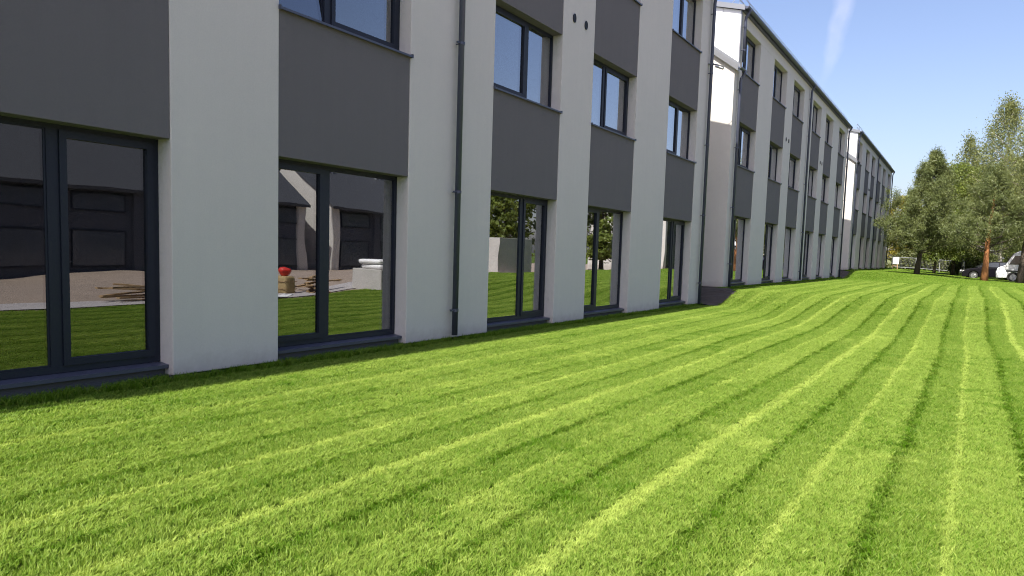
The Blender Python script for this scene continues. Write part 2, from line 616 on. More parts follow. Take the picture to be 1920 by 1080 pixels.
def make_window(parent, y0, y1, z0, z1, split, ground, sash_left):
    """frame mesh with sash, pane and sill children, standing at the back of the recess"""
    xf, xb = -DEP, -DEP - 0.075
    ym = y0 + (y1 - y0) * split
    FR, MW = 0.066, 0.115

    def fr(bm):
        ring_frame(bm, xb, xf, y0, y1, z0, z1, FR)
        box(bm, xb, xf - 0.002, ym - MW / 2, ym + MW / 2, z0 + FR, z1 - FR)
    w = part('window', fr, MAT['frame'], parent)
    for side, (a, b) in enumerate(((y0 + FR, ym - MW / 2), (ym + MW / 2, y1 - FR))):
        c, dd = z0 + FR, z1 - FR
        is_sash = (side == 0) == sash_left
        if is_sash:
            sw = 0.072
            s = part('sash', lambda bm: ring_frame(bm, xf - 0.055, xf + 0.016, a + 0.003, b - 0.003, c + 0.003, dd - 0.003, sw),
                     MAT['frame'], w)
        else:
            sw = 0.018
            s = part('glazing_bead', lambda bm: ring_frame(bm, xf - 0.05, xf - 0.012, a + 0.001, b - 0.001, c + 0.001, dd - 0.001, sw),
                     MAT['frame'], w)
        part('pane', lambda bm: box(bm, xf - 0.046, xf - 0.022, a + sw * 0.9, b - sw * 0.9, c + sw * 0.9, dd - sw * 0.9),
             MAT['glass'], w)
        if is_sash and ground:
            # lever handle on the inside
            hy = b - 0.05 if sash_left else a + 0.05
            sg = -1 if sash_left else 1

            def hd(bm):
                box(bm, xf - 0.075, xf - 0.06, hy - 0.015, hy + 0.015, z0 + 1.0, z0 + 1.15)
                tube(bm, [(xf - 0.075, hy, z0 + 1.1), (xf - 0.11, hy, z0 + 1.1), (xf - 0.115, hy + sg * 0.13, z0 + 1.105)], 0.010, 8)
            part('handle', hd, MAT['alloy'], w)
    if ground:
        def sl(bm):
            prism(bm, [(xf + 0.001, z0 - 0.004), (-0.075, z0 - 0.022), (-0.075, z0 - 0.062), (-0.082, z0 - 0.062), (-0.082, z0 - 0.034), (xf + 0.001, z0 - 0.034)], y0 + 0.002, y1 - 0.002, 'y')
    else:
        def sl(bm):
            prism(bm, [(xf + 0.001, z0 - 0.003), (0.040, z0 - 0.018), (0.040, z0 - 0.048), (0.032, z0 - 0.048), (0.032, z0 - 0.024), (xf + 0.001, z0 - 0.022)], y0 + 0.002, y1 - 0.002, 'y')
            box(bm, -0.004, 0.042, y0 - 0.010, y0 + 0.0015, z0 - 0.050, z0 + 0.003)
            box(bm, -0.004, 0.042, y1 - 0.0015, y1 + 0.022, z0 - 0.050, z0 + 0.003)
    part('sill', sl, MAT['metal'], w)
    return w


def make_block():
    root = obj('apartment_building', None)
    ztop = ZE - 0.05
    # piers
    for k, (a, b) in enumerate(PIERS):
        part('wall_pier', lambda bm: box(bm, -0.42, 0, a, b, ZP, ZL3 - 0.001), MAT['cream'], root, 0.009)
    part('wall_head', lambda bm: box(bm, -0.42, 0, 0, LEN, ZL3, ztop), MAT['cream'], root)
    for i, (a, b) in enumerate(BAYS):
        for z0, z1 in ((ZL1, ZS2 - 0.03), (ZL2, ZS3 - 0.03)):
            part('spandrel_panel', lambda bm: box(bm, -0.40, -0.012, a + 0.004, b - 0.004, z0, z1), MAT['grey'], root, 0.006)
        part('plinth', lambda bm: box(bm, -0.45, -0.145, a, b, -0.6, ZS1 - 0.036), MAT['plinth'], root)
        make_window(root, a, b, ZS1, ZL1 + 0.02, SPLITS[i], True, i % 2 == 0)
        make_window(root, a, b, ZS2, ZL2 + 0.02, SPLITS[i], False, i % 2 == 1)
        make_window(root, a, b, ZS3, ZL3, SPLITS[i], False, i % 2 == 1)
    for a, b in PIERS:
        part('plinth', lambda bm: box(bm, -0.42, -0.05, a, b, -0.6, ZP), MAT['plinth'], root)
    # side and rear walls, floors, one cross wall between each pair of rooms
    part('gable_wall', lambda bm: prism(bm, [(-0.42, -0.6), (-0.42, ztop), (-DW / 2, ztop + (DW / 2) * SLOPE - 0.12), (-DW + 0.3, ztop), (-DW + 0.3, -0.6)], 0.0, 0.40, 'y'), MAT['cream'], root)
    part('gable_wall', lambda bm: prism(bm, [(-0.42, -0.6), (-0.42, ztop), (-DW / 2, ztop + (DW / 2) * SLOPE - 0.12), (-DW + 0.3, ztop), (-DW + 0.3, -0.6)], LEN - 0.40, LEN, 'y'), MAT['cream'], root)
    part('rear_wall', lambda bm: box(bm, -DW, -DW + 0.3, 0, LEN, -0.6, ztop), MAT['cream'], root)
    part('corridor_wall', lambda bm: box(bm, -4.6, -4.4, 0.4, LEN - 0.4, -0.3, ztop - 0.05), MAT['inside'], root)
    for zf in (0.14, ZS2 - 0.95, ZS3 - 0.95):
        part('floor_slab', lambda bm: box(bm, -4.4, -0.425, 0.41, LEN - 0.41, zf - 0.25, zf), MAT['inside_floor'], root)
    part('ceiling_slab', lambda bm: box(bm, -4.4, -0.425, 0.41, LEN - 0.41, ZL3 + 0.1, ZL3 + 0.3), MAT['inside'], root)
    for a, b in PIERS[1:-1]:
        m = (a + b) / 2
        part('cross_wall', lambda bm: box(bm, -4.4, -0.43, m - 0.08, m + 0.08, 0.15, ZL3), MAT['inside'], root)
    # roof: two sheets, verge trims, gutter, guard
    oh = 0.10
    th = 0.13

    def roofshape(bm):
        A = [(0.10, ZE + 0.02), (0.10, ZE + 0.06), (-DW / 2, ZE + 0.06 + (DW / 2 + 0.10) * SLOPE), (-DW - 0.1, ZE + 0.06), (-DW - 0.1, ZE + 0.02), (-DW / 2, ZE + 0.02 + (DW / 2 + 0.10) * SLOPE)]
        prism(bm, [A[0], A[1], A[2], A[5]], -oh, LEN + oh, 'y')
        prism(bm, [A[5], A[2], A[3], A[4]], -oh, LEN + oh, 'y')
    part('roof', roofshape, MAT['roof'], root)
    for yy0, yy1 in ((-oh - 0.025, -oh), (LEN + oh, LEN + oh + 0.025)):
        def verge(bm):
            prism(bm, [(0.13, ZE - 0.10), (0.13, ZE + 0.075), (-DW / 2, ZE + 0.08 + (DW / 2 + 0.1) * SLOPE), (-DW / 2, ZE - 0.10 + (DW / 2 + 0.1) * SLOPE)], yy0, yy1, 'y')
            prism(bm, [(-DW / 2, ZE - 0.10 + (DW / 2 + 0.1) * SLOPE), (-DW / 2, ZE + 0.08 + (DW / 2 + 0.1) * SLOPE), (-DW - 0.1, ZE + 0.075), (-DW - 0.1, ZE - 0.10)], yy0, yy1, 'y')
        part('verge_trim', verge, MAT['zinc'], root)
    part('soffit_board', lambda bm: box(bm, 0.001, 0.115, 0.0, LEN, ztop - 0.04, ztop + 0.03), MAT['metal'], root)

    def gutter(bm):
        n = 9
        outer = [(0.185 + 0.075 * math.cos(a), ZE + 0.02 + 0.08 * math.sin(a)) for a in [math.pi + math.pi * k / n for k in range(n + 1)]]
        inner = [(0.185 + 0.069 * math.cos(a), ZE + 0.02 + 0.074 * math.sin(a)) for a in [2 * math.pi - math.pi * k / n for k in range(n + 1)]]
        prism(bm, outer + inner, -oh, LEN + oh, 'y')
        tube(bm, [(0.265, -oh, ZE + 0.022), (0.265, LEN + oh, ZE + 0.022)], 0.011, 8)
        for e in (-oh, LEN + oh):
            prism(bm, outer, e - 0.003, e + 0.003, 'y')
    part('gutter', gutter, MAT['metal'], root)

    def guard_z(x):
        return ZE + 0.06 + (0.10 - x) * SLOPE
    gx = -0.10
    sg = part('snow_guard', lambda bm: [tube(bm, [(gx, -0.05, guard_z(gx) + h), (gx, LEN + 0.05, guard_z(gx) + h)], 0.014, 6) for h in (0.20, 0.44)] and None, MAT['galv'], root)
    nb = 22
    for k in range(nb):
        yy = 0.02 + (LEN - 0.04) * k / (nb - 1)

        def gb(bm, yy=yy):
            tube(bm, [(gx, yy, guard_z(gx) + 0.004), (gx, yy, guard_z(gx) + 0.46)], 0.012, 6)
            tube(bm, [(gx - 0.30, yy, guard_z(gx - 0.30) + 0.004), (gx, yy, guard_z(gx) + 0.38)], 0.010, 6)
        part('guard_bracket', gb, MAT['galv'], sg)
    # downpipes in the middle of the facade and at its far corner
    mid = (PIERS[3][0] + PIERS[3][1]) / 2
    make_pipe(root, mid, 0.13, ZE - 0.02, (0.55, 2.52, 4.92, 7.3, 9.1))
    make_pipe(root, LEN - 0.22, 0.09, ZE - 0.02, (0.75, 2.9, 5.1, 7.3, 9.1))
    make_pipe(root, 0.16, ZLK + 0.30, ZE - 0.02, (8.4, 9.2))
    # vent grilles on the narrow piers
    for a, b in (PIERS[2], PIERS[4]):
        for dy in (-0.28, 0.28):
            yy = (a + b) / 2 + dy

            def vg(bm):
                n = 20
                ci = [(yy + 0.062 * math.cos(2 * math.pi * k / n), 6.47 + 0.088 * math.sin(2 * math.pi * k / n)) for k in range(n)]
                prism(bm, ci, 0.001, 0.012, 'x')
            g = part('vent_grille', vg, MAT['black'], root)

            def vs(bm):
                for k in range(-3, 4):
                    h = 0.055 * math.sqrt(max(0.0, 1 - (k / 4.0) ** 2))
                    box(bm, 0.013, 0.020, yy - h, yy + h, 6.47 + k * 0.021 - 0.005, 6.47 + k * 0.021 + 0.005)
                n = 20
                for k in range(n):
                    a0, a1 = 2 * math.pi * k / n, 2 * math.pi * (k + 1) / n
                    prism(bm, [(yy + r * math.cos(a), 6.47 + r * 1.4 * math.sin(a)) for r, a in ((0.058, a0), (0.066, a0), (0.066, a1), (0.058, a1))], 0.0125, 0.022, 'x')
            part('vent_louvre', vs, MAT['frame'], g)
    # white sheet cladding on the near gable, above the link roof: separate sheets with seams
    GS = 0.72
    x_edges = [-0.02 - 0.62 * k for k in range(0, 15)]
    for a, b in zip(x_edges, x_edges[1:]):
        xa, xb_ = a - 0.006, b + 0.006

        def cl(bm):
            def zt(x):
                return ZE - 0.10 + (0.10 - x) * SLOPE if x > -DW / 2 else ZE - 0.10 + (DW + 0.1 + x) * SLOPE
            def zb(x):
                return min(ZLK + 0.2 - x * GS, zt(x) - 0.05)
            prism(bm, [(xa, zb(xa)), (xb_, zb(xb_)), (xb_, zt(xb_)), (xa, zt(xa))], -0.025, -0.002, 'y')
        if -a * GS < 2.2:
            part('cladding_sheet', cl, MAT['white_sheet'], root)
    part('corner_trim', lambda bm: box(bm, -0.024, 0.012, -0.030, 0.045, ZLK + 0.22, ZE - 0.06), MAT['zinc'], root)
    # the lower link standing in front of the near gable
    part('link_wall', lambda bm: prism(bm, [(0, ZP), (0, ZLK), (-3.2, ZLK + 3.2 * GS - 0.3), (-3.2, ZP)], -LINK, -0.028, 'y'), MAT['cream'], root)

    part('link_plinth', lambda bm: box(bm, -3.1, -0.05, -LINK + 0.05, -0.03, -0.6, ZP), MAT['plinth'], root)

    def lroof(bm):
        prism(bm, [(0.13, ZLK - 0.06), (0.13, ZLK + 0.0), (-3.2, ZLK + 3.33 * GS), (-3.2, ZLK + 3.33 * GS - 0.06)], -LINK - 0.10, -0.03, 'y')
    part('link_roof', lroof, MAT['zinc'], root)

    def lverge(bm):
        prism(bm, [(0.15, ZLK - 0.17), (0.15, ZLK + 0.03), (-3.2, ZLK + 3.35 * GS + 0.03), (-3.2, ZLK + 3.35 * GS - 0.17)], -LINK - 0.125, -LINK - 0.10, 'y')
    part('link_verge', lverge, MAT['zinc'], root)

    def lflash(bm):
        prism(bm, [(0.05, ZLK + 0.055), (0.05, ZLK + 0.22), (-3.2, ZLK + 3.25 * GS + 0.22), (-3.2, ZLK + 3.25 * GS + 0.055)], -0.045, -0.027, 'y')
    part('link_flashing', lflash, MAT['zinc'], root)

    def lgut(bm):
        n = 8
        o_ = [(0.205 + 0.065 * math.cos(a), ZLK - 0.03 + 0.07 * math.sin(a)) for a in [math.pi + math.pi * k / n for k in range(n + 1)]]
        i_ = [(0.205 + 0.058 * math.cos(a), ZLK - 0.03 + 0.063 * math.sin(a)) for a in [2 * math.pi - math.pi * k / n for k in range(n + 1)]]
        prism(bm, o_ + i_, -LINK - 0.12, 0.18, 'y')
    part('link_gutter', lgut, MAT['metal'], root)
    make_pipe(root, -0.06, 0.06, ZLK - 0.07, (0.9, 2.9, 5.0, 7.0))
    return root


block_a = make_block()
block_b = copy_tree(block_a)
block_c = copy_tree(block_a)
block_a.location = (0, -2.64, 0)
block_b.location = (0, 27.58, 0.468)
block_c.location = (0, 59.35, 0.94)
tag(block_a, 'nearest three-storey cream and grey block with tall glass doors along the lawn', 'building', 'row of apartment blocks')
tag(block_b, 'middle three-storey cream and grey block, its white sunlit gable over the dark soil', 'building', 'row of apartment blocks')
tag(block_c, 'farthest three-storey cream and grey block ending beside the trees', 'building', 'row of apartment blocks')

for o in list(block_a.children):
    if o.name.startswith('window') and abs(min(v.co.y for v in o.data.vertices) - BAYS[2][0]) < 0.01 and abs(min(v.co.z for v in o.data.vertices) - ZS2) < 0.01:
        ym_ = BAYS[2][0] + BAY * SPLITS[2]
        piv = Vector((-DEP - 0.03, 0, ZS2 + 0.08))
        tilt = Matrix.Translation(piv) @ Matrix.Rotation(R(-6.5), 4, 'Y') @ Matrix.Translation(-piv)
        for ch in o.children:
            if ch.name.startswith(('glazing_bead', 'sash', 'pane')) and max(v.co.y for v in ch.data.vertices) < ym_:
                ch.matrix_local = tilt

# soil in the gaps between the blocks
def soil_sheet(name, x0, x1, y0, y1):
    nx, ny = 14, 16
    verts, faces = [], []
    for j in range(ny):
        for i in range(nx):
            xx = x0 + (x1 - x0) * i / (nx - 1)
            yy = y0 + (y1 - y0) * j / (ny - 1)
            zz = float(ground_z(xx, yy)) + 0.05 + 0.045 * math.sin(xx * 9 + yy * 5) * math.sin(yy * 7 - xx * 3) + random.uniform(0, 0.03)
            edge = min(1.0, (x1 - xx) / 0.5)
            zz = zz * edge + (float(ground_z(xx, yy)) - 0.05) * (1 - edge)
            verts.append((xx, yy, zz))
    for j in range(ny - 1):
        for i in range(nx - 1):
            k = j * nx + i
            faces.append((k, k + 1, k + nx + 1, k + nx))
    me = bpy.data.meshes.new(name)
    me.from_pydata(verts, [], faces)
    me.materials.append(MAT['soil'])
    tag(obj(name, me), kind='structure')


soil_sheet('soil_bed', -6.0, 0.75, 24.31, 27.06)
soil_sheet('soil_bed', -6.0, 0.5, 54.55, 58.8)

# security camera on the near block's corner
sc_root = thing('security_camera', 'small bullet security camera on the corner downpipe of the nearest block', 'camera', (0.10, 24.10, 7.55))
part('mount_plate', lambda bm: box(bm, -0.10, 0.07, -0.07, 0.07, 0.03, 0.055), MAT['zinc'], sc_root)
part('bracket_arm', lambda bm: tube(bm, [(0.02, 0.0, 0.04), (0.10, 0.03, 0.02), (0.17, 0.05, -0.03)], 0.022, 8), MAT['zinc'], sc_root)


def cam_body(bm):
    tube(bm, [(0.12, -0.02, -0.03), (0.36, 0.05, -0.11)], [0.042, 0.046], 12)


sc_b = part('camera_body', cam_body, MAT['galv'], sc_root)
part('sun_hood', lambda bm: prism(bm, [(0.10, 0.03), (0.40, -0.07), (0.40, -0.058), (0.10, 0.042)], -0.03, 0.065, 'y'), MAT['zinc'], sc_b)
part('lens', lambda bm: tube(bm, [(0.361, 0.0505, -0.1105), (0.368, 0.0525, -0.1128)], 0.034, 12), MAT['black'], sc_b)

# ------------------------------------------------------------------ grass
def tuft_mesh(name, n, rad, h, lean, seed, width=0.0042):
    rg = np.random.default_rng(seed)
    verts, faces = [], []
    for _ in range(n):
        a, r = rg.uniform(0, 2 * math.pi), rad * math.sqrt(rg.uniform())
        bx, by = r * math.cos(a), r * math.sin(a)
        hh = h * rg.uniform(0.55, 1.15)
        dir_ = rg.normal(0, 0.55)
        lx = hh * (0.75 * math.sin(dir_) + rg.normal(0, 0.28))
        ly = hh * (lean + rg.normal(0, 0.30))
        fa = rg.uniform(0, math.pi)
        wx, wy = width * math.cos(fa), width * math.sin(fa)
        k = len(verts)
        mz = hh * 0.58
        tz = hh * (1.0 - 0.22 * abs(lean))
        verts += [(bx - wx, by - wy, -0.006), (bx + wx, by + wy, -0.006),
                  (bx + lx * 0.35 + wx * 0.8, by + ly * 0.35 + wy * 0.8, mz), (bx + lx * 0.35 - wx * 0.8, by + ly * 0.35 - wy * 0.8, mz),
                  (bx + lx, by + ly, tz)]
        faces += [(k, k + 1, k + 2, k + 3), (k + 3, k + 2, k + 4)]
    me = bpy.data.meshes.new(name)
    me.from_pydata(verts, [], faces)
    me.materials.append(MAT['grass'])
    bv = me.attributes.new('blade', 'FLOAT', 'POINT')
    bv.data.foreach_set('value', np.repeat(rg.uniform(0, 1, n), 5).astype(np.float32))
    return me


tuft_col = bpy.data.collections.new('grass_tufts')
NV = 4
for ci, (lean, h) in enumerate(((0.55, 0.046), (0.05, 0.047), (1.05, 0.036), (0.0, 0.110), (-0.60, 0.050))):
    for v in range(NV):
        o = bpy.data.objects.new('tuft_%d%d' % (ci, v), tuft_mesh('tuft', 18, 0.029, h * 0.84, lean, 100 + ci * 10 + v, 0.0034))
        tuft_col.objects.link(o)


def vnoise(X, Y, s, seed):
    rg = np.random.default_rng(seed)
    g = rg.uniform(-1, 1, (256, 256))
    x, y = X * s + 50.3, Y * s + 70.7
    i, j = np.floor(x).astype(int), np.floor(y).astype(int)
    fx, fy = x - i, y - j
    fx, fy = fx * fx * (3 - 2 * fx), fy * fy * (3 - 2 * fy)
    g00, g10 = g[i % 256, j % 256], g[(i + 1) % 256, j % 256]
    g01, g11 = g[i % 256, (j + 1) % 256], g[(i + 1) % 256, (j + 1) % 256]
    return (g00 * (1 - fx) + g10 * fx) * (1 - fy) + (g01 * (1 - fx) + g11 * fx) * fy


P_, S_, RZ_, T_, I_ = [], [], [], [], []


def scatter(d0, d1, dens, sxy, sz, ymax=110.0):
    n = int(dens * 15.0 * (min(d1, ymax) + 3.0))
    X = RNG.uniform(-0.08, 15.0, n)
    Y = RNG.uniform(-3.0, min(d1, ymax), n)
    D = np.hypot(X - CAM.x, Y)
    blend = RNG.uniform(0.92, 1.08, n)
    ok = (D * blend >= d0) & (D * blend < d1) & (X < lawn_edge(Y) - 0.05)
    ok &= ~((X < 0.75 - 0.12 * np.sin(Y * 9)) & (Y > 24.5) & (Y < 26.75))
    ok &= ~((X < 0.45) & (Y > 54.6) & (Y < 58.5))
    # off to the right, outside the view, the lawn is only mirrored in the glass: thinner
    out = X > CAM.x + 1.5 + 0.075 * np.maximum(Y, 0)
    ok &= ~(out & (RNG.uniform(0, 1, n) < 0.6))
    X, Y = X[ok], Y[ok]
    n = len(X)
    u = stripe_u(X, Y)
    fr = u - np.floor(u)
    mown = sstep(Y, 47, 51) < 0.5
    mown &= X > 0.35
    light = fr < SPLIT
    lb = np.abs((fr + 0.5) % 1.0 - 0.5) * PER          # distance to the rut tinted pale
    db = np.abs(fr - SPLIT) * PER                       # distance to the ridge tinted dark
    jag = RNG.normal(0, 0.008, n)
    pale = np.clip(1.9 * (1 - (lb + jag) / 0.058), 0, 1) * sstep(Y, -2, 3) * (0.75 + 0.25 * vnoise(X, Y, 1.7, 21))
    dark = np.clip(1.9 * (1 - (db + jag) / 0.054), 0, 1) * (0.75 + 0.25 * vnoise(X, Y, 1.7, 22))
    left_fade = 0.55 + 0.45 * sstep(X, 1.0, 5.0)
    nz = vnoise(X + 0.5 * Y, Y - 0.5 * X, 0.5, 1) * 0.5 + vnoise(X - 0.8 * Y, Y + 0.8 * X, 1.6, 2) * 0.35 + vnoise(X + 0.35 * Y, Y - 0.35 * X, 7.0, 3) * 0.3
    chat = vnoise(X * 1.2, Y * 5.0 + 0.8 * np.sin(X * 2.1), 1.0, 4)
    tint = 0.38 + (0.048 + 0.032 * sstep(Y, 6, 14)) * np.where(light, 1, -1) * left_fade + 0.11 * nz + 0.03 * chat + RNG.normal(0, 0.085, n)  # bands: light and shade of bent blades put into the tint
    tint = tint + 0.60 * pale * left_fade - 0.34 * dark * left_fade  # thin lines
    # worn pale spots
    sp = np.clip(0.5 * vnoise(X + 0.6 * Y, Y - 0.6 * X, 0.9, 9) + 0.45 * vnoise(X - 0.8 * Y, Y + 0.8 * X, 1.9, 10) + 0.4 * vnoise(X + 0.4 * Y, Y - 0.4 * X, 6.0, 11) - 0.50, 0, 1) * 0.55
    dk = np.clip(0.5 * vnoise(X - 0.7 * Y, Y + 0.7 * X, 0.8, 14) + 0.45 * vnoise(X + 0.9 * Y, Y - 0.9 * X, 1.7, 15) + 0.4 * vnoise(X - 0.3 * Y, Y + 0.3 * X, 6.0, 16) - 0.45, 0, 1) * 0.5
    tint = tint - dk
    tint = tint + sp
    tint = np.where(mown, tint, 0.26 + 0.12 * nz + RNG.normal(0, 0.08, n))
    tint = np.clip(tint, 0.0, 1.0)
    cls = np.where(light, 0, 1)
    flip = RNG.uniform(0, 1, n)
    cls = np.where(flip < 0.25, 1 - cls, cls)
    cls = np.where(RNG.uniform(0, 1, n) < pale * 0.8 * left_fade, 2, cls)
    cls = np.where(RNG.uniform(0, 1, n) < dark * 0.8 * left_fade, 4, cls)
    cls = np.where(~mown, np.where(flip < 0.5, 0, 1), cls)
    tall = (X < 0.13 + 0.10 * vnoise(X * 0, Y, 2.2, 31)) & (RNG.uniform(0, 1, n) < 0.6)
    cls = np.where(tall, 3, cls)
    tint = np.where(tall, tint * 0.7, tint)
    sc = RNG.uniform(0.8, 1.25, n)
    hz = sc * sz * (1 + 0.10 * nz + 0.05 * dark * left_fade - 0.12 * pale)
    P_.append(np.stack([X, Y, ground_z(X, Y)], 1))
    S_.append(np.stack([sc * sxy, sc * sxy, hz], 1))
    RZ_.append(np.stack([np.zeros(n), np.zeros(n), RNG.uniform(-0.7, 0.7, n)], 1))
    T_.append(tint)
    I_.append(cls * NV + RNG.integers(0, NV, n))


scatter(0.0, 7.0, 1250, 1.0, 1.0)
scatter(7.0, 13.0, 850, 1.2, 1.0)
scatter(13.0, 24.0, 800, 1.2, 1.05)
scatter(24.0, 48.0, 420, 1.55, 1.2)
scatter(48.0, 80.0, 90, 3.6, 1.6)
scatter(80.0, 115.0, 22, 6.0, 2.2)
P_, S_, RZ_, T_, I_ = (np.concatenate(a) for a in (P_, S_, RZ_, T_, I_))
gme = bpy.data.meshes.new('grass')
gme.vertices.add(len(P_))
gme.vertices.foreach_set('co', P_.astype(np.float32).ravel())
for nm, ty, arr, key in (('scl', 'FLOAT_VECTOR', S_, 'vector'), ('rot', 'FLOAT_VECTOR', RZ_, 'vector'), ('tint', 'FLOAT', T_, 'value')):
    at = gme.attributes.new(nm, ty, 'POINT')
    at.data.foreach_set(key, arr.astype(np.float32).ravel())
at = gme.attributes.new('idx', 'INT', 'POINT')
at.data.foreach_set('value', I_.astype(np.int32))
grass = obj('grass', gme)
tag(grass, 'short bright green grass mown in stripes', 'grass', None, 'stuff')
ng = bpy.data.node_groups.new('grass_scatter', 'GeometryNodeTree')
ng.interface.new_socket('Geometry', in_out='INPUT', socket_type='NodeSocketGeometry')
ng.interface.new_socket('Geometry', in_out='OUTPUT', socket_type='NodeSocketGeometry')
gi, go = ng.nodes.new('NodeGroupInput'), ng.nodes.new('NodeGroupOutput')
ci_ = ng.nodes.new('GeometryNodeCollectionInfo')
ci_.inputs['Collection'].default_value = tuft_col
ci_.inputs['Separate Children'].default_value = True
ci_.inputs['Reset Children'].default_value = True
iop = ng.nodes.new('GeometryNodeInstanceOnPoints')
iop.inputs['Pick Instance'].default_value = True


def named(nm, ty):
    a = ng.nodes.new('GeometryNodeInputNamedAttribute')
    a.data_type = ty
    a.inputs['Name'].default_value = nm
    return a.outputs['Attribute']


ng.links.new(gi.outputs[0], iop.inputs['Points'])
ng.links.new(ci_.outputs[0], iop.inputs['Instance'])
ng.links.new(named('idx', 'INT'), iop.inputs['Instance Index'])
e2r = ng.nodes.new('FunctionNodeEulerToRotation')
ng.links.new(named('rot', 'FLOAT_VECTOR'), e2r.inputs[0])
ng.links.new(e2r.outputs[0], iop.inputs['Rotation'])
ng.links.new(named('scl', 'FLOAT_VECTOR'), iop.inputs['Scale'])
ng.links.new(iop.outputs[0], go.inputs[0])
gm = grass.modifiers.new('scatter', 'NODES')
gm.node_group = ng
# ------------------------------------------------------------------ trees
def quads_mesh(name, C, U, V, mat):
    """leaf quads from centres and half axes"""
    n = len(C)
    P = np.empty((n, 4, 3), np.float32)
    P[:, 0] = C - U - V * 0.2
    P[:, 1] = C + U * 0.2 - V
    P[:, 2] = C + U + V * 0.2
    P[:, 3] = C - U * 0.2 + V
    me = bpy.data.meshes.new(name)
    me.vertices.add(n * 4)
    me.vertices.foreach_set('co', P.ravel())
    me.loops.add(n * 4)
    me.loops.foreach_set('vertex_index', np.arange(n * 4, dtype=np.int32))
    me.polygons.add(n)
    me.polygons.foreach_set('loop_start', np.arange(0, n * 4, 4, dtype=np.int32))
    me.update(calc_edges=True)
    me.materials.append(mat)
    return me


def unit(a):
    return a / np.maximum(np.linalg.norm(a, axis=1, keepdims=True), 1e-6)


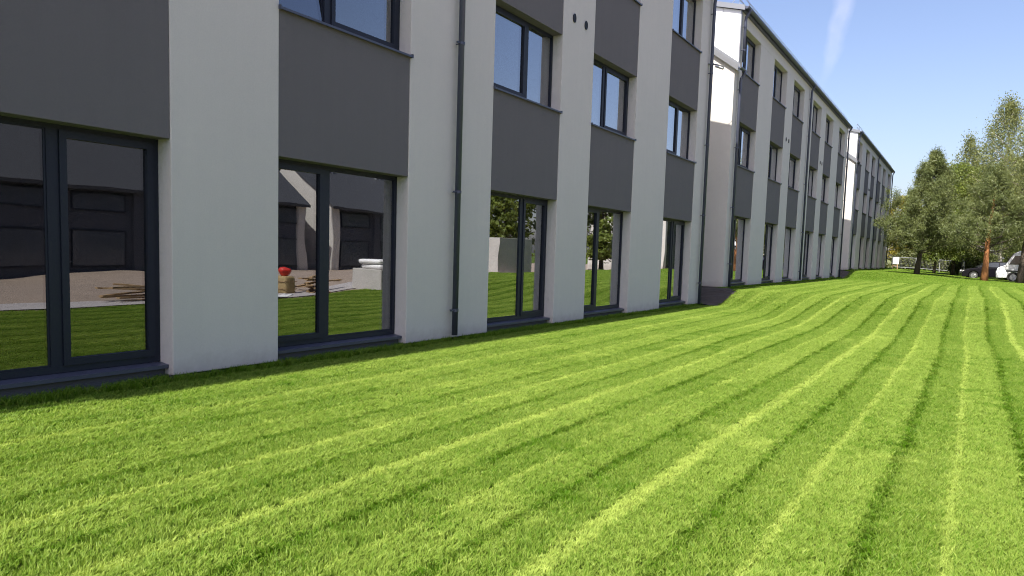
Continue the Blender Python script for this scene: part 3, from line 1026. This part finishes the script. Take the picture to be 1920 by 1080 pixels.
def tree(name, label, loc, H, rx, kind, seed, group, crown0=0.25, bark='bark', leafmat='leaf', trunk_r=0.16, lean=(0, 0), clumps=150, leaves=55, leaf=0.13, limbs=26, forked=False):
    rg = np.random.default_rng(seed)
    root = thing(name, label, 'tree', loc, 0.0, group)
    zc0 = crown0 * H
    # trunk path
    tp = []
    for k in range(7):
        f = k / 6
        tp.append((lean[0] * f + rg.normal(0, 0.06) * f, lean[1] * f + rg.normal(0, 0.06) * f, -0.15 + f * H * 0.93))

    def tpos(z):
        f = np.clip((z + 0.15) / (H * 0.93), 0, 1)
        return np.array([np.interp(f * 6, range(7), [p[i] for p in tp]) for i in range(2)])
    bm = bmesh.new()
    tube(bm, tp, [trunk_r * (1.25 if k == 0 else (1 - 0.155 * k)) for k in range(7)], 9)
    obj('trunk', mesh_from(bm, 'trunk', MAT[bark], 0, True), root)
    bm = bmesh.new()
    # clump centres inside an uneven crown
    hh = H - zc0
    cs = []
    if kind == 'pine':
        # whorls of limbs that sweep out and turn up, tufts along the outer half
        nl = limbs
        for k in range(nl):
            f = (k + rg.uniform(0, 1)) / nl
            f = f ** 1.15
            zs = zc0 * 0.80 + f * (H * 0.90 - zc0 * 0.80)
            s0 = tpos(zs)
            a = 2.4 * k + rg.normal(0, 0.35)
            ln = rx * ((1 - f) ** 0.85 + 0.05) * rg.uniform(0.68, 1.12)
            rise = ln * rg.uniform(0.25, 0.60)
            pts = []
            for q in range(6):
                t = q / 5
                bend = rg.normal(0, 0.05)
                pts.append(np.array([s0[0] + ln * t * math.cos(a + bend), s0[1] + ln * t * math.sin(a + bend), zs + rise * (0.55 * t + 0.45 * t * t)]))
            rr = trunk_r * (0.24 - 0.15 * f)
            tube(bm, [tuple(p) for p in pts], [rr * (1 - 0.16 * q) for q in range(6)], 5)
            m_ = max(2, int(clumps / nl * (0.5 + ln / rx)))
            for _ in range(m_):
                t = rg.uniform(0.30, 1.0) ** 0.8
                i = min(4, int(t * 5))
                p = pts[i] + (pts[i + 1] - pts[i]) * (t * 5 - i)
                sp = 0.30 * ln * 0.5 * (0.35 + t * 0.4)
                cs.append(tuple(p + rg.normal(0, 1, 3) * np.array([sp, sp, 0.16]) + np.array([0, 0, 0.12])))
        cs = np.array(cs)
    else:
        while len(cs) < clumps:
            f = rg.uniform(0, 1)
            if kind == 'birch':
                prof = math.sin(math.pi * (0.12 + 0.85 * f)) ** 0.7 * (1.08 - 0.45 * f)
            else:
                prof = math.sin(math.pi * (0.14 + 0.80 * f)) ** 0.6
            a = rg.uniform(0, 2 * math.pi)
            lob = 0.78 + 0.24 * math.sin(3 * a + seed + 5 * f) + 0.18 * math.sin(5 * a + 11 * f + seed * 2)
            r = rx * prof * lob * math.sqrt(rg.uniform(0.06, 1.0))
            z = zc0 + f * hh
            b = tpos(z)
            cs.append((b[0] + r * math.cos(a), b[1] + r * math.sin(a), z))
        cs = np.array(cs)
        # limbs reach a share of the clumps
        order = rg.permutation(len(cs))[:limbs]
        for i in order:
            c = cs[i]
            zs = max(zc0 * 0.75, c[2] - (0.25 + 0.35 * rg.uniform()) * np.hypot(*(c[:2] - tpos(c[2]))) * (2.0 if kind == 'birch' else 1.1))
            s = tpos(zs)
            m = np.array([*(s * 0.5 + c[:2] * 0.5), zs * 0.55 + c[2] * 0.45 + 0.2])
            rr = trunk_r * (0.40 - 0.2 * zs / H)
            tube(bm, [(s[0], s[1], zs), tuple(m), tuple(c)], [rr, rr * 0.62, rr * 0.22], 5)
    obj('branches', mesh_from(bm, 'branches', MAT['bark' if bark == 'bark_orange' else bark], 0, True), root)
    # leaves
    C, U, V = [], [], []
    for c in cs:
        k = int(leaves * rg.uniform(0.5, 1.4))
        cr = rg.uniform(0.55, 1.25)
        if kind == 'pine':
            # upright sprays: thin needle bundles fanning from the tip
            off = rg.normal(0, 1, (k, 3)) * np.array([0.15, 0.15, 0.20]) * cr
            d = unit(rg.normal(0, 1, (k, 3)) * np.array([0.75, 0.75, 0.6]) + np.array([0, 0, 0.55]))
            C.append(c + off)
            U.append(d * (leaf * rg.uniform(0.7, 1.6, (k, 1))))
            V.append(unit(np.cross(d, rg.normal(0, 1, (k, 3)))) * leaf * 0.17)
        else:
            if kind == 'birch':
                off = rg.normal(0, 1, (k, 3)) * np.array([0.20, 0.20, 0.50]) * cr - np.array([0, 0, 0.25])
            else:
                off = rg.normal(0, 1, (k, 3)) * np.array([0.28, 0.28, 0.21]) * cr
            d = unit(rg.normal(0, 1, (k, 3)))
            nrm = unit(rg.normal(0, 1, (k, 3)) + np.array([0, 0, 0.6]))
            s = leaf * rg.uniform(0.5, 1.25, (k, 1))
            C.append(c + off)
            U.append(unit(np.cross(d, nrm)) * s)
            V.append(unit(np.cross(np.cross(d, nrm), nrm)) * s * 0.72)
    C, U, V = np.concatenate(C), np.concatenate(U), np.concatenate(V)
    if kind == 'pine':
        # leading shoots at the top
        for _ in range(16):
            a, r = rg.uniform(0, 2 * math.pi), rx * 0.27 * math.sqrt(rg.uniform())
            zt = H * (1.0 - 0.20 * r / (rx * 0.27)) + rg.uniform(-0.7, 0.25)
            b = tpos(zt)
            k = 90
            t = -1.6 * rg.uniform(0, 1, k) ** 1.2 + 0.05
            base = np.stack([np.full(k, b[0] + r * math.cos(a)) + rg.normal(0, 0.10, k) * (0.25 - t), np.full(k, b[1] + r * math.sin(a)) + rg.normal(0, 0.10, k) * (0.25 - t), zt + t], 1)
            d = unit(rg.normal(0, 0.5, (k, 3)) + np.array([0, 0, 1.0]))
            C = np.concatenate([C, base])
            U = np.concatenate([U, d * leaf * 1.1])
            V = np.concatenate([V, unit(np.cross(d, rg.normal(0, 1, (k, 3)))) * leaf * 0.22])
    obj('crown', quads_mesh('crown', C, U, V, MAT[leafmat]), root)
    return root


def on_ground(x, y, dz=0.0):
    return (x, y, float(ground_z(x, y)) + dz)


G_T = 'trees beyond the lawn'
tree('pine_tree', 'dark bushy pine with forked trunk on the lawn nearest the far block', on_ground(3.95, 66.0), 9.9, 3.3, 'pine', 3, G_T, 0.20, 'bark', 'pine', 0.19, (0.75, 0.0), 900, 80, 0.10, 74)
tree('pine_tree', 'pine with orange lit bark beside the black car', on_ground(8.35, 62.5), 8.6, 3.2, 'pine', 8, G_T, 0.27, 'bark_orange', 'pine', 0.22, (0.2, 0.4), 420, 80, 0.10, 40)
tree('birch_tree', 'tallest pale birch at the right edge, top against the sky', on_ground(9.6, 76.0), 14.7, 4.3, 'birch', 5, G_T, 0.18, 'bark_birch', 'birch_leaf', 0.17, (-0.3, 0.0), 660, 54, 0.066, 70)
tree('birch_tree', 'slim birch with thin drooping top between pine and tall birch', on_ground(6.9, 84.0), 12.9, 3.2, 'birch', 6, G_T, 0.20, 'bark_birch', 'birch_leaf', 0.13, (-0.2, 0.0), 380, 50, 0.066, 40)
tree('maple_tree', 'yellowing round tree just behind the corner of the far block', on_ground(0.6, 99.0), 8.2, 3.4, 'broad', 12, G_T, 0.14, 'bark', 'yellow_leaf', 0.15, (0, 0), 330, 70, 0.085, 30)
tree('leafy_tree', 'broad green tree with dark trunk behind the pine', on_ground(6.1, 80.0), 9.8, 4.2, 'broad', 14, G_T, 0.16, 'bark', 'leaf', 0.17, (0, 0), 520, 70, 0.078, 40)
tree('leafy_tree', 'slender-trunked green tree in front of the fence', on_ground(4.7, 78.0), 8.0, 3.1, 'broad', 15, G_T, 0.18, 'bark', 'leaf', 0.12, (0.1, 0), 320, 65, 0.075, 30)
tree('leafy_tree', 'yellow-green tree behind the white van', on_ground(11.2, 88.0), 11.5, 4.6, 'broad', 18, G_T, 0.18, 'bark', 'leaf', 0.18, (0, 0), 560, 70, 0.085, 40)
tree('birch_tree', 'grey-stemmed tree cut by the right picture edge', on_ground(10.5, 63.5), 11.6, 3.0, 'birch', 21, G_T, 0.30, 'bark', 'birch_leaf', 0.24, (0.5, 0.3), 330, 50, 0.060, 34)
tree('leafy_tree', 'dense green tree far behind the fence', on_ground(7.6, 108.0), 11.0, 4.4, 'broad', 23, G_T, 0.08, 'bark', 'leaf', 0.2, (0, 0), 400, 70, 0.11, 30)
tree('leafy_tree', 'low dark tree at the far end of the fence', on_ground(3.6, 112.0), 8.2, 4.0, 'broad', 25, G_T, 0.06, 'bark', 'hedge_leaf', 0.2, (0, 0), 360, 70, 0.11, 24)
tree('leafy_tree', 'broad tree far behind the parked vehicles', on_ground(13.6, 112.0), 12.0, 4.8, 'broad', 27, G_T, 0.08, 'bark', 'leaf', 0.2, (0, 0), 400, 70, 0.12, 30)
# trees across the yard that the ground-floor glass mirrors
G_M = 'trees mirrored in the ground-floor glass'
for k, (x, yy, h, r, sd) in enumerate(((24.0, 52.0, 9.5, 3.8, 31), (29.0, 57.0, 11.0, 4.2, 32), (20.5, 63.0, 9.0, 3.4, 33), (25.0, 84.0, 10.0, 3.4, 34))):
    tree('leafy_tree', ['green tree mirrored above the concrete wall', 'taller green tree mirrored behind the concrete wall', 'round tree mirrored in the second glass door from the corner', 'thin tree mirrored in the glass door nearest the corner'][k],
         on_ground(x, yy), h, r, 'broad', sd, G_M, 0.12, 'bark', 'leaf', 0.18, (0, 0), 180, 70, 0.15, 24)


# hedge row far behind, reads as one mass
def far_wood():
    rg = np.random.default_rng(77)
    n = 26000
    X = rg.uniform(-45, 45, n)
    Y = rg.normal(128, 4, n)
    top = 4.2 + 1.6 * np.sin(X * 0.33) + 1.1 * np.sin(X * 0.9 + 1) + 0.5 * np.sin(X * 2.3)
    Z = top * np.sqrt(rg.uniform(0, 1, n)) - 0.2
    C = np.stack([X, Y, Z], 1)
    d = unit(rg.normal(0, 1, (n, 3)))
    e = unit(np.cross(d, rg.normal(0, 1, (n, 3))))
    o = obj('far_wood', quads_mesh('far_wood', C, d * 0.42, e * 0.3, MAT['hedge_leaf']))
    tag(o, 'low dark wood closing the view behind the fence', 'wood', None, 'stuff')


far_wood()


def shrub(loc, w, h, seed, label):
    rg = np.random.default_rng(seed)
    root = thing('shrub', label, 'shrub', loc, 0, 'shrubs along the fence')
    k = 2600
    v = unit(rg.normal(0, 1, (k, 3))) * rg.uniform(0.25, 1.0, (k, 1)) ** 0.5
    lob = 1 + 0.25 * np.sin(v[:, 0] * 5 + seed) * np.sin(v[:, 1] * 6)
    C = v * np.array([w, w * 0.7, h * 0.55]) * lob[:, None] + np.array([0, 0, h * 0.5])
    d = unit(rg.normal(0, 1, (k, 3)))
    e = unit(np.cross(d, rg.normal(0, 1, (k, 3))))
    obj('foliage', quads_mesh('foliage', C, d * 0.12, e * 0.085, MAT['hedge_leaf']), root)

    def st(bm):
        for _ in range(6):
            a = rg.uniform(0, 6.28)
            tube(bm, [(0.1 * math.cos(a), 0.1 * math.sin(a), -0.1), (w * 0.4 * math.cos(a), w * 0.3 * math.sin(a), h * 0.6)], [0.03, 0.012], 5)
    part('stem', st, MAT['bark'], root)


for k, (x, yy, w, h, lb) in enumerate(((1.6, 95.5, 1.7, 2.2, 'shrub behind the fence next to the white notice'), (4.4, 96.5, 2.0, 2.5, 'wide shrub behind the fence left of the car'),
                                       (6.6, 94.5, 1.6, 2.0, 'small shrub behind the fence close to the car'), (8.6, 97.0, 2.0, 2.4, 'shrub behind the parked black car'),
                                       (6.7, 86.0, 1.1, 1.7, 'small sapling bush in front of the fence beside the car'), (7.6, 88.0, 1.2, 2.0, 'taller bush in front of the fence beside the car'))):
    shrub(on_ground(x, yy), w, h, 50 + k, lb)

# ------------------------------------------------------------------ fence and notice
fy = 91.0
fx = [0.3 + 2.2 * k for k in range(6)]
fence = thing('rail_fence', 'pale two-rail mesh fence at the end of the lawn', 'fence', (0, 0, 0))
for x in fx:
    gz = float(ground_z(x, fy))
    part('post', lambda bm: box(bm, x - 0.035, x + 0.035, fy - 0.035, fy + 0.035, gz - 0.2, gz + 1.42), MAT['galv'], fence)
for a, b in zip(fx, fx[1:]):
    za, zb = float(ground_z(a, fy)), float(ground_z(b, fy))
    for h in (0.32, 1.36):
        part('rail', lambda bm: tube(bm, [(a + 0.03, fy, za + h), (b - 0.03, fy, zb + h)], 0.030, 6), MAT['galv'], fence)

    def wires(bm):
        n = 18
        for k in range(1, n):
            f = k / n
            x = a + (b - a) * f
            z = za + (zb - za) * f
            box(bm, x - 0.004, x + 0.004, fy - 0.004, fy + 0.004, z + 0.34, z + 1.34)
    tag(part('mesh_wire', wires, MAT['galv'], fence), kind='stuff')

sx, sy = 0.75, 88.5
sz = float(ground_z(sx, sy))
sgn = thing('notice_board', 'white notice on a low timber trestle by the fence', 'sign', (sx, sy, sz))
for dx in (-0.22, 0.22):
    part('leg', lambda bm: prism(bm, [(0.10, -0.1), (0.16, -0.1), (0.06, 0.95), (0.0, 0.95)], dx - 0.03, dx + 0.03, 'x'), MAT['timber'], sgn)
    part('leg', lambda bm: prism(bm, [(-0.16, -0.1), (-0.10, -0.1), (-0.005, 0.95), (-0.06, 0.95)], dx - 0.03, dx + 0.03, 'x'), MAT['timber'], sgn)
part('crossbar', lambda bm: box(bm, -0.28, 0.28, -0.10, -0.065, 0.40, 0.46), MAT['timber'], sgn)
part('board', lambda bm: box(bm, -0.34, 0.34, -0.095, -0.07, 0.62, 1.30), MAT['white'], sgn, 0.006)


# ------------------------------------------------------------------ vehicles
def wheel(parent, x, y, side, r=0.32, w=0.2):
    t_ = part('wheel', lambda bm: tube(bm, [(x, y - w / 2, r), (x, y + w / 2, r)], r, 22), MAT['rubber'], parent)
    yo = y + side * (w / 2 + 0.001)

    def rim(bm):
        tube(bm, [(x, yo, r), (x, yo + side * 0.014, r)], r * 0.66, 18)
        for k in range(5):
            a = 2 * math.pi * k / 5
            tube(bm, [(x, yo + side * 0.02, r), (x + 0.6 * r * math.cos(a), yo + side * 0.02, r + 0.6 * r * math.sin(a))], 0.028, 6)
    part('rim', rim, MAT['alloy'], t_)


def arch_profile(pts_top, x0, x1, zb, wheels, r):
    """closed side outline with wheel arches cut from the underside"""
    out = list(pts_top)
    under = [(x1, zb)]
    for wx in sorted(wheels, reverse=True):
        for k in range(9):
            a = math.pi * k / 8
            under.append((wx + r * math.cos(a), max(zb, 0.32 + r * math.sin(a)) if 0 < k < 8 else zb))
    under.append((x0, zb))
    return out + under


def car(loc, rz):
    root = thing('parked_car', 'black hatchback parked behind the orange-barked pine', 'car', loc, rz)
    W = 0.88
    wl_ = (-1.32, 1.30)
    top = [(-2.12, 0.30), (-2.16, 0.62), (-2.10, 0.92), (-1.75, 1.00), (0.92, 0.98), (1.55, 0.88), (2.02, 0.72), (2.14, 0.55), (2.14, 0.30)]
    prof = arch_profile(top, -2.12, 2.14, 0.22, wl_, 0.37)

    def body(bm):
        prism(bm, prof, -W, W, 'y')
    b = part('body', body, MAT['car_black'], root)
    mod = b.modifiers.new('bevel', 'BEVEL')
    mod.width = 0.05
    mod.segments = 3
    mod.limit_method = 'ANGLE'
    cab = [(-1.86, 1.00), (-1.52, 1.32), (-1.0, 1.45), (-0.2, 1.48), (0.28, 1.40), (1.02, 0.98)]

    def cabin(bm):
        v = prism(bm, cab, -W + 0.06, W - 0.06, 'y')
        for q in v:
            if q.co.z > 1.2:
                q.co.y *= 0.82
            elif q.co.z > 1.05:
                q.co.y *= 0.92
    part('cabin', cabin, MAT['car_black'], root, 0.02)
    for s in (-1, 1):
        for poly in ([(-1.50, 1.03), (-1.30, 1.30), (-0.95, 1.39), (-0.50, 1.41), (-0.50, 1.03)], [(-0.42, 1.03), (-0.42, 1.41), (-0.15, 1.41), (0.24, 1.34), (0.78, 1.03)]):
            def gl(bm):
                v = prism(bm, poly, s * 0.80, s * 0.835, 'y')
                for q in v:
                    q.co.y -= s * max(0, (q.co.z - 1.0)) * 0.30
            part('side_window', gl, MAT['dark_glass'], root)
        for wx in wl_:
            wheel(root, wx, s * 0.78, s)
        part('tail_lamp', lambda bm: box(bm, -2.165, -2.02, s * 0.80 - 0.085, s * 0.80 + 0.085, 0.80, 0.93), MAT['lamp_red'], root, 0.01)
        part('headlight', lambda bm: box(bm, 1.95, 2.10, s * 0.72 - 0.13, s * 0.72 + 0.13, 0.62, 0.74), MAT['lamp_clear'], root, 0.01)
        part('mirror', lambda bm: box(bm, 0.55, 0.72, s * 0.96 - 0.08, s * 0.96 + 0.08, 1.0, 1.12), MAT['car_black'], root, 0.02)

    def rg_(bm):
        v = prism(bm, [(-1.89, 1.03), (-1.55, 1.33), (-1.53, 1.325), (-1.84, 1.02)], -0.62, 0.62, 'y')
    part('rear_window', rg_, MAT['dark_glass'], root)
    part('windscreen', lambda bm: prism(bm, [(0.33, 1.395), (1.03, 0.99), (1.05, 1.0), (0.36, 1.41)], -0.64, 0.64, 'y'), MAT['dark_glass'], root)
    part('bumper', lambda bm: box(bm, -2.22, -2.08, -0.82, 0.82, 0.32, 0.56), MAT['car_black'], root, 0.04)
    return root


def van(loc, rz, label, L=2.6):
    root = thing('delivery_van', label, 'van', loc, rz)
    W = 0.98
    wl_ = (-L * 0.62, L * 0.58)
    top = [(-L, 0.35), (-L - 0.02, 1.1), (-L + 0.06, 2.28), (-L + 0.25, 2.36), (L - 1.45, 2.36), (L - 1.05, 2.18), (L - 0.55, 1.28), (L - 0.05, 1.05), (L + 0.05, 0.75), (L + 0.03, 0.35)]
    prof = arch_profile(top, -L, L + 0.03, 0.28, wl_, 0.42)
    b = part('body', lambda bm: prism(bm, prof, -W, W, 'y'), MAT['white'], root)
    mod = b.modifiers.new('bevel', 'BEVEL')
    mod.width = 0.06
    mod.segments = 3
    mod.limit_method = 'ANGLE'
    for s in (-1, 1):
        part('side_window', lambda bm: prism(bm, [(L - 1.75, 1.32), (L - 1.75, 1.98), (L - 1.10, 1.98), (L - 0.75, 1.32)], s * (W - 0.01), s * (W + 0.008), 'y'), MAT['dark_glass'], root)
        part('rubbing_strip', lambda bm: box(bm, -L + 0.5, L - 0.6, s * W - 0.015, s * W + 0.02, 0.78, 0.88), MAT['black'], root)
        part('tail_lamp', lambda bm: box(bm, -L - 0.045, -L + 0.03, s * 0.90 - 0.06, s * 0.90 + 0.06, 0.95, 1.35), MAT['lamp_red'], root, 0.01)
        for wx in wl_:
            wheel(root, wx, s * (W - 0.11), s, 0.35, 0.22)
        part('rear_window', lambda bm: prism(bm, [(s * 0.12, 1.35), (s * 0.80, 1.35), (s * 0.76, 2.02), (s * 0.12, 2.02)], -L - 0.035, -L + 0.03, 'x'), MAT['dark_glass'], root)
    part('windscreen', lambda bm: prism(bm, [(L - 1.02, 2.15), (L - 0.54, 1.32), (L - 0.51, 1.33), (L - 0.99, 2.17)], -0.84, 0.84, 'y'), MAT['dark_glass'], root)
    part('bumper', lambda bm: box(bm, -L - 0.12, -L + 0.02, -0.95, 0.95, 0.38, 0.62), MAT['black'], root, 0.03)
    return root


car(on_ground(8.9, 74.0), R(180 + 8))
van(on_ground(11.85, 70.0), R(177), 'white van seen between the orange pine and the right edge')

# pale house glimpsed through the trees at the right edge
hz = float(ground_z(16, 120))
hs = thing('pale_house', 'tall pale house with grey roof glimpsed through trees at the right edge', 'house', (17.2, 120, hz))
part('wall', lambda bm: box(bm, -5, 7, -4, 6, -0.5, 9.0), MAT['white'], hs)
part('cornice', lambda bm: box(bm, -5.3, 7.3, -4.3, 6.3, 9.0, 9.4), MAT['white'], hs)
part('roof', lambda bm: prism(bm, [(-5.4, 9.4), (7.4, 9.4), (4.8, 15.0), (-2.8, 15.0)], -4.4, 6.4, 'y'), MAT['zinc'], hs)
for zz in (1.2, 4.2, 6.9):
    for xx in (-3.6, -0.6, 2.4, 5.0):
        w_ = part('window', lambda bm: ring_frame(bm, -0.05, 0.05, xx, xx + 1.3, zz, zz + 1.5, 0.09), MAT['frame'], hs)
        for v in w_.data.vertices:
            v.co = (v.co.y, v.co.x - 4.03, v.co.z)
        part('pane', lambda bm: box(bm, xx + 0.08, xx + 1.22, -4.02, -4.004, zz + 0.08, zz + 1.42), MAT['dark_glass'], w_)


# ------------------------------------------------------------------ what the ground-floor glass mirrors
def mirrored_block(loc, length, zeave, label, depth=10.0, pitch=0.80):
    root = thing('courtyard_building', label, 'building', loc, 0, 'buildings across the yard')
    part('wall', lambda bm: box(bm, 0.25, depth, 0, length, -0.5, zeave), MAT['slate'], root)
    n = int(length // 4.4)
    st = length / n
    for k in range(n + 1):
        yy = min(k * st, length - 0.75)
        part('wall_pier', lambda bm: box(bm, 0.0, 0.26, yy, yy + 0.75, 0.0, zeave - 0.002), MAT['cream'] if k % 2 == 0 else MAT['slate'], root)
    for k in range(n):
        a, b = k * st + 1.1, (k + 1) * st - 0.4
        for z0, z1 in ((0.25, 2.4), (3.5, zeave - 0.3)):
            w_ = part('window', lambda bm: ring_frame(bm, 0.18, 0.262, a, b, z0, z1, 0.08), MAT['frame'], root)
            part('pane', lambda bm: box(bm, 0.20, 0.246, a + 0.07, b - 0.07, z0 + 0.07, z1 - 0.07), MAT['far_glass'], w_)
    h = depth / 2 * pitch
    for yy0, yy1 in ((-0.02, 0.3), (length - 0.3, length + 0.02)):
        part('gable', lambda bm: prism(bm, [(0.02, -0.3), (depth + 0.02, -0.3), (depth + 0.02, zeave), (depth / 2, zeave + h), (0.02, zeave)], yy0 - 0.02, yy1 - 0.02, 'y'), MAT['cream'], root)
    r = part('roof', lambda bm: [prism(bm, [(-0.3, zeave - 0.24 + 0.05), (depth / 2, zeave + h + 0.05), (depth / 2, zeave + h + 0.25), (-0.3, zeave + 0.01)], -0.15, length + 0.15, 'y'),
                                 prism(bm, [(depth / 2, zeave + h + 0.05), (depth + 0.3, zeave - 0.19), (depth + 0.3, zeave + 0.01), (depth / 2, zeave + h + 0.25)], -0.15, length + 0.15, 'y')] and None, MAT['roof'], root)
    for k in range(3):
        yy = length * (0.15 + 0.3 * k)
        for dy in (0, 0.5):
            part('chimney', lambda bm: tube(bm, [(depth * 0.36, yy + dy, zeave + depth * 0.36 * pitch - 0.2), (depth * 0.36, yy + dy, zeave + depth * 0.36 * pitch + 0.9)], 0.13, 10), MAT['galv'], r)
    return root


zy = float(ground_z(36, 30))
mirrored_block((35.5, -14.0, zy), 56.0, 4.9, 'dark two-storey building with steep roof mirrored in the nearest glass doors')
mirrored_block((35.2, 44.4, zy), 20.0, 4.9, 'dark building with sunlit cream gable mirrored in the second glass doors')
mirrored_block((17.5, 71.0, float(ground_z(17.5, 71))), 16.0, 5.2, 'pale-cornered building mirrored in the glass doors nearest the corner', 8.0)

cw = thing('concrete_wall', 'pale concrete wall corner mirrored in the third glass doors', 'wall', on_ground(13.6, 34.6))
part('front_slab', lambda bm: box(bm, 0.0, 4.5, 0.0, 0.22, -0.3, 1.85), MAT['concrete'], cw, 0.01)
part('side_slab', lambda bm: box(bm, 0.0, 0.22, 0.225, 3.5, -0.3, 1.85), MAT['concrete'], cw, 0.01)

cb = thing('concrete_block', 'grey concrete block under pale sacks, mirrored in the second glass doors', 'block', on_ground(9.9, 20.6))
part('block', lambda bm: box(bm, -0.2, 1.1, 0.0, 1.5, -0.05, 0.72), MAT['concrete'], cb, 0.02)
for k in range(2):
    o = part('sack', lambda bm: box(bm, 0.0, 0.95, 0.15, 1.35, 0, 0.17), MAT['white'], None, 0.075, True)
    o.location = on_ground(9.9, 20.6, 0.722 + 0.172 * k)
    o.rotation_euler = (0, 0, R(4 - 7 * k))
    tag(o, ['pale sack lying directly on the mirrored concrete block', 'pale sack on top of the other on the mirrored block'][k], 'sack', 'sacks on the concrete block')

rs = thing('straw_bundle', 'straw-coloured bundle mirrored in the left half of the second glass doors', 'bundle', on_ground(10.9, 17.3))


def balef(bm):
    box(bm, -0.26, 0.26, -0.24, 0.24, -0.02, 0.56)
    bmesh.ops.bevel(bm, geom=list(bm.edges), offset=0.07, segments=3, affect='EDGES', profile=0.5)
    bmesh.ops.subdivide_edges(bm, edges=list(bm.edges), cuts=2, use_grid_fill=True)
    for v in bm.verts:
        n = 0.03 * math.sin(13 * v.co.x + 7 * v.co.z) * math.cos(11 * v.co.y + 5 * v.co.z)
        v.co.x += n + 0.05 * v.co.z
        v.co.y += n


part('straw', balef, MAT['burlap'], rs, 0, True)
for zb in (0.16, 0.40):
    part('twine', lambda bm: ring_frame(bm, zb - 0.012, zb + 0.012, -0.285, 0.285, -0.265, 0.265, 0.012), MAT['timber'], rs)
    tw = rs.children[-1]
    for v in tw.data.vertices:
        v.co = (v.co.y + 0.05 * zb, v.co.z, v.co.x)


def redf(bm):
    bmesh.ops.create_icosphere(bm, subdivisions=3, radius=0.19)
    for v in bm.verts:
        x, y_, z = v.co
        k = 1 + 0.16 * math.sin(17 * x + 5) * math.sin(15 * y_) + 0.1 * math.sin(21 * z)
        v.co = (x * k * 1.15, y_ * k * 1.05, z * k * 0.75)


ro = part('red_bag', redf, MAT['red'], None, 0, True)
ro.location = on_ground(10.93, 17.3, 0.69)
tag(ro, 'crumpled red bag on the straw bundle, mirrored in the second glass doors', 'bag')


def plank_stack(loc, rz, n, seed, label):
    rg = random.Random(seed)
    root = thing('plank_pile', label, 'planks', loc, rz, 'timber heaps in the yard')
    for k in range(n):
        o = part('plank', lambda bm: box(bm, -1.1, 1.1, -0.06, 0.06, 0, 0.04), MAT['timber'], root)
        o.location = (rg.uniform(-0.3, 0.3), rg.uniform(-0.35, 0.35), 0.03 + 0.036 * k)
        o.rotation_euler = (rg.uniform(-.05, .05), rg.uniform(-0.07, 0.07), rg.uniform(-0.7, 0.7))


plank_stack(on_ground(11.2, 18.9), R(60), 14, 1, 'heap of planks mirrored beside the concrete block')
plank_stack(on_ground(10.6, 12.4), R(80), 10, 2, 'low heap of planks mirrored in the nearest glass doors')
plank_stack(on_ground(13.2, 16.8), R(95), 12, 3, 'planks mirrored behind the straw bundle')


def sheet_pile(loc, label):
    o = part('plastic_sheet', lambda bm: bmesh.ops.create_grid(bm, x_segments=14, y_segments=10, size=0.5), MAT['white'], None, 0, True)
    for v in o.data.vertices:
        x, y_ = v.co.x, v.co.y
        v.co.z = 0.05 + 0.09 * abs(math.sin(7 * x + 2 * y_)) * abs(math.cos(5 * y_ - x)) + random.uniform(0, 0.02)
        v.co.x *= 0.7
        v.co.y *= 1.3
    sm = o.modifiers.new('solid', 'SOLIDIFY')
    sm.thickness = 0.012
    o.location = loc
    tag(o, label, 'sheet')


sheet_pile(on_ground(9.3, 15.2), 'crumpled white plastic sheet mirrored at the lawn edge')

# pale paving strip along the edge of the lawn in the yard
pv = part('paved_strip', lambda bm: None, MAT['paving'])
me = pv.data
vs, fs = [], []
yy_ = np.arange(2.0, 30.0, 0.5)
for q in yy_:
    e = float(lawn_edge(q))
    for xx in (e + 0.35, e + 1.7):
        vs.append((xx, float(q), float(ground_z(xx, q)) + 0.012))
for j in range(len(yy_) - 1):
    fs.append((2 * j, 2 * j + 1, 2 * j + 3, 2 * j + 2))
me.from_pydata(vs, [], fs)
tag(pv, kind='structure')
